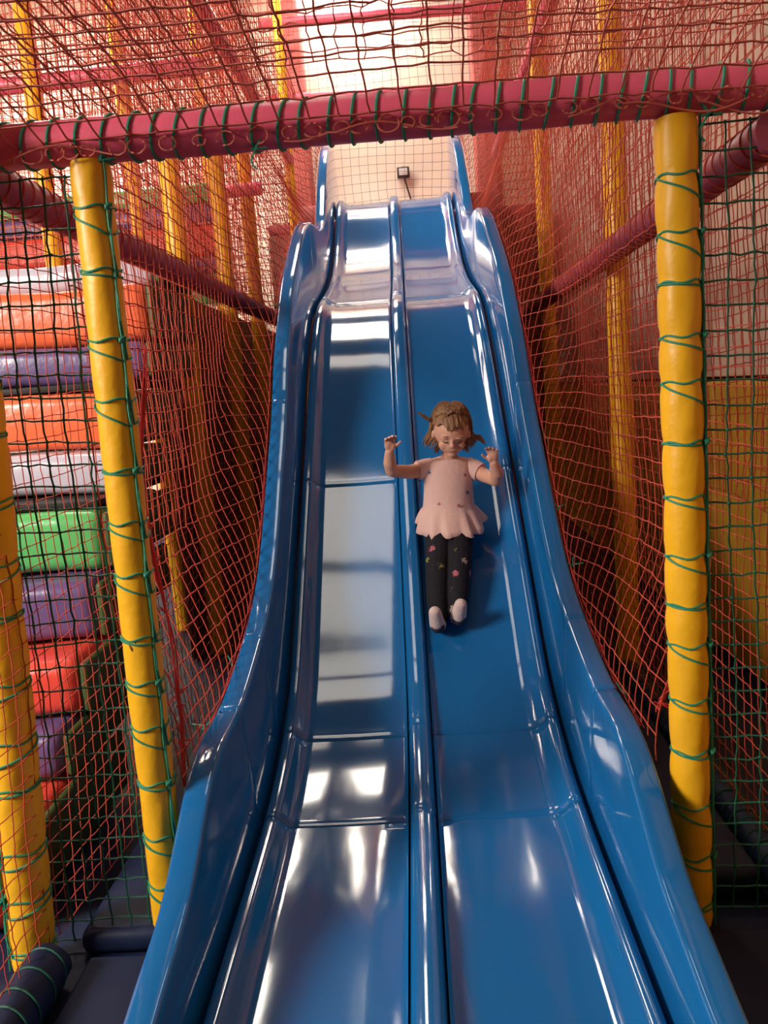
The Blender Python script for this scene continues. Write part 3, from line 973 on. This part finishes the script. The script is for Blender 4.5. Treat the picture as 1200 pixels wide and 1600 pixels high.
# socks
for k in 'lr':
    sk = MB()
    a = Vector(LEGS[k][3]); b = Vector(LEGS[k][2])
    limb(sk, [a.lerp(b, 0.22)] + [Vector(p) for p in FEET[k]], [0.034, 0.034, 0.032, 0.026])
    so = fuse('sock', rel(sk), 'sock', 0.004, girl, 3)
    sl = MB()
    f0, f1, f2 = [Vector(p) for p in FEET[k]]
    d = (f2 - f0).normalized(); nrm = Vector((0, -0.85, -0.5)); nrm = (nrm - d * nrm.dot(d)).normalized(); xx = d.cross(nrm)
    R = Matrix((xx, nrm, d)).transposed()
    ico(sl, (f0 + f2) / 2 + nrm * 0.027 - d * 0.022, (0.029, 0.017, 0.036), R, 3)  # sole with the shadow on the sock's underside painted in
    sl = rel(sl).build('shaded_sole', 'shaded_sock_sole', so)

# tunic with gathered frill
tn = MB()
RG = [  # centre x, y, z, rx, ry, ruffle, tilt
    (0.197, 3.695, 1.118, 0.052, 0.046, 0, 0.0), (0.196, 3.700, 1.112, 0.070, 0.054, 0, 0.0), (0.195, 3.708, 1.098, 0.100, 0.064, 0, 0.0),
    (0.193, 3.712, 1.070, 0.114, 0.074, 0, 0), (0.191, 3.714, 1.03, 0.112, 0.084, 0, 0), (0.188, 3.712, 0.98, 0.110, 0.088, 0, 0.05),
    (0.185, 3.708, 0.935, 0.112, 0.090, 0, 0.1), (0.183, 3.702, 0.900, 0.115, 0.094, 0.01, 0.15), (0.182, 3.698, 0.893, 0.122, 0.100, 0.02, 0.18),
    (0.183, 3.690, 0.870, 0.134, 0.116, 0.045, 0.25), (0.186, 3.682, 0.845, 0.145, 0.132, 0.07, 0.32), (0.188, 3.676, 0.828, 0.150, 0.140, 0.085, 0.36)]
ns = 64
V = []; F = []
for (cx, cy, cz, rx, ry, ru, ti) in RG:
    for k in range(ns):
        a = 2 * math.pi * k / ns
        w = 1 + ru * math.sin(11 * a + 0.7) + ru * 0.6 * math.sin(17 * a)
        x = cx + rx * w * math.cos(a); y = cy + ry * w * math.sin(a)
        z = cz + ti * (y - cy) + (0.012 * ru / 0.085 * math.sin(3 * a))
        V.append((x, y, z))
for j in range(len(RG) - 1):
    for k in range(ns):
        k2 = (k + 1) % ns
        F.append((j * ns + k, (j + 1) * ns + k, (j + 1) * ns + k2, j * ns + k2))
tn.add(V, F)
for pts in ([(0.115, 3.712, 1.078), (0.085, 3.705, 1.078), (0.055, 3.692, 1.076)], [(0.28, 3.712, 1.07), (0.31, 3.70, 1.060), (0.333, 3.682, 1.048)]):
    P = [Vector(p) for p in pts]
    tube(tn, P, [0.046, 0.0445, 0.0415], 18)
to = rel(tn).build('tunic', 'tunic_cotton', girl, True, 70)
sdm = to.modifiers.new('cloth_thickness', 'SOLIDIFY'); sdm.thickness = 0.003; sdm.offset = 0
# printed flowers on the tunic front
for (x, z, m, r) in ((0.105, 1.065, 'flower_blue', 0.014), (0.118, 1.052, 'flower_white', 0.008), (0.262, 1.045, 'flower_rose', 0.010), (0.268, 0.965, 'flower_blue', 0.012), (0.14, 0.925, 'flower_rose', 0.010), (0.225, 0.915, 'flower_rose', 0.011)):
    # nearest front point of the tunic
    j = min(range(len(RG)), key=lambda i: abs(RG[i][2] - z)); cx, cy, cz, rx, ry, ru, ti = RG[j]
    ca = max(-0.95, min(0.95, (x - cx) / rx)); y = cy - ry * math.sqrt(1 - ca * ca)
    fm = MB(); pts = []
    nrm = Vector((ca / rx, -math.sqrt(1 - ca * ca) / ry, 0)).normalized(); tx = Vector((0, 0, 1)).cross(nrm)
    c = Vector((x, y, z)) + nrm * 0.0025
    N5 = 30
    for q in range(N5):
        a = 2 * math.pi * q / N5; rr = r * (0.72 + 0.28 * math.cos(5 * a))
        pts.append(c + tx * rr * math.cos(a) + Vector((0, 0, 1)) * rr * math.sin(a) - nrm * 0.0)
    fm.add(pts + [c + nrm * 0.0006], [(q, (q + 1) % N5, N5) for q in range(N5)])
    rel(fm).build('printed_flower', m, to)

# face details
for s in (-1, 1):
    em = MB()
    tube(em, [hl(s * 0.030 + 0.013 * q, 0.0755 - 0.007 * abs(q) ** 2 - 0.004 * (q * s > 0) * abs(q), -0.006 - 0.004 * (1 - q * q)) for q in np.linspace(-1, 1, 9)], [0.0008, 0.0014, 0.002, 0.0022, 0.0024, 0.0022, 0.002, 0.0014, 0.0008], 6)
    rel(em).build('closed_eye', 'eye_dark', girl)
    em = MB()
    tube(em, [hl(s * 0.031 + 0.014 * q, 0.078 - 0.006 * q * q, 0.018 + 0.003 * (1 - q * q)) for q in np.linspace(-1, 1, 7)], [0.0006, 0.0014, 0.0018, 0.002, 0.0018, 0.0014, 0.0006], 6)
    rel(em).build('eyebrow', 'hair', girl)
em = MB()
tube(em, [hl(0.015 * q, 0.0775 - 0.006 * q * q, -0.052 + 0.003 * q * q) for q in np.linspace(-1, 1, 9)], [0.0008, 0.0018, 0.0024, 0.0026, 0.0024, 0.0026, 0.0024, 0.0018, 0.0008], 6)
rel(em).build('mouth', 'lip', girl)

# hair: cap plus loose bob
hb = MB()
bm = bmesh.new(); bmesh.ops.create_icosphere(bm, subdivisions=5, radius=1)
rgh = random.Random(12)
kill = [v for v in bm.verts if (v.co.y > 0.18 and v.co.z < 0.42 + 0.10 * math.sin(9 * v.co.x)) or v.co.z < -0.85]
bmesh.ops.delete(bm, geom=kill, context='VERTS')
for v in bm.verts:
    c = v.co.copy()
    k = 1 + 0.022 * math.sin(22 * math.atan2(c.x, c.y + 0.2) + 3 * c.z) + 0.012 * math.sin(41 * c.x + 7 * c.z)
    v.co = Vector(hl(c.x * 0.091 * k, -0.014 + c.y * 0.102 * k, 0.014 + c.z * 0.102 * k))
bm.verts.index_update()
hb.add([v.co for v in bm.verts], [[v.index for v in f.verts] for f in bm.faces]); bm.free()
for i in range(230):
    s = rgh.choice((-1, 1))
    th = rgh.uniform(0.0, 2.5)            # 0 = side front, pi = back
    x0, f0 = s * 0.09 * math.sin(max(0.55, th)) , 0.05 - 0.11 * (th / 2.5)
    start = (s * rgh.uniform(0.0, 0.03), rgh.uniform(-0.06, 0.045), 0.112)
    L = rgh.uniform(0.06, 0.105)
    flare = rgh.uniform(0.0, 0.035)
    pts = []
    for q in np.linspace(0, 1, 9):
        if q < 0.5:
            a = q / 0.5
            ang = a * math.pi / 2
            x = start[0] + (x0 - start[0]) * math.sin(ang); u = 0.0 + 0.112 * math.cos(ang) * 1.0
            f = start[1] + (f0 - start[1]) * a
        else:
            b = (q - 0.5) / 0.5
            x = x0 + s * flare * b * b; u = -L * b; f = f0 - 0.01 * b
        pts.append(hl(x * 1.03, f - 0.01, u + 0.005))
    tube(hb, pts, [0.003, 0.0045, 0.005, 0.005, 0.005, 0.0045, 0.004, 0.003, 0.001], 4)
for i in range(46):                      # flying wisps: one long lock up left, a spray right
    if i < 18:
        e = rgh.uniform(0.6, 1.0)
        pts = [hl(-0.075, -0.01, 0.045), hl(-0.095, 0.0, 0.06 + rgh.uniform(-.008, .008)), hl(-0.115 - 0.012 * e, 0.0, 0.082 + rgh.uniform(-.008, .008)), hl(-0.128 - 0.025 * e, 0.0, 0.09 + 0.012 * e + rgh.uniform(-.005, .005))]
    else:
        e = rgh.uniform(0.3, 1.0)
        pts = [hl(0.08, -0.01, 0.02 - 0.04 * e), hl(0.10 + 0.01 * e, -0.005, -0.005 - 0.03 * e), hl(0.118 + 0.022 * e, 0.0, -0.012 - 0.035 * e + rgh.uniform(-.012, .012)), hl(0.128 + 0.03 * e, 0.0, -0.03 - 0.035 * e + rgh.uniform(-.015, .02))]
    tube(hb, pts, [0.004, 0.0035, 0.0025, 0.0008], 4)
rel(hb).build('hair', 'hair', girl, True, 70)
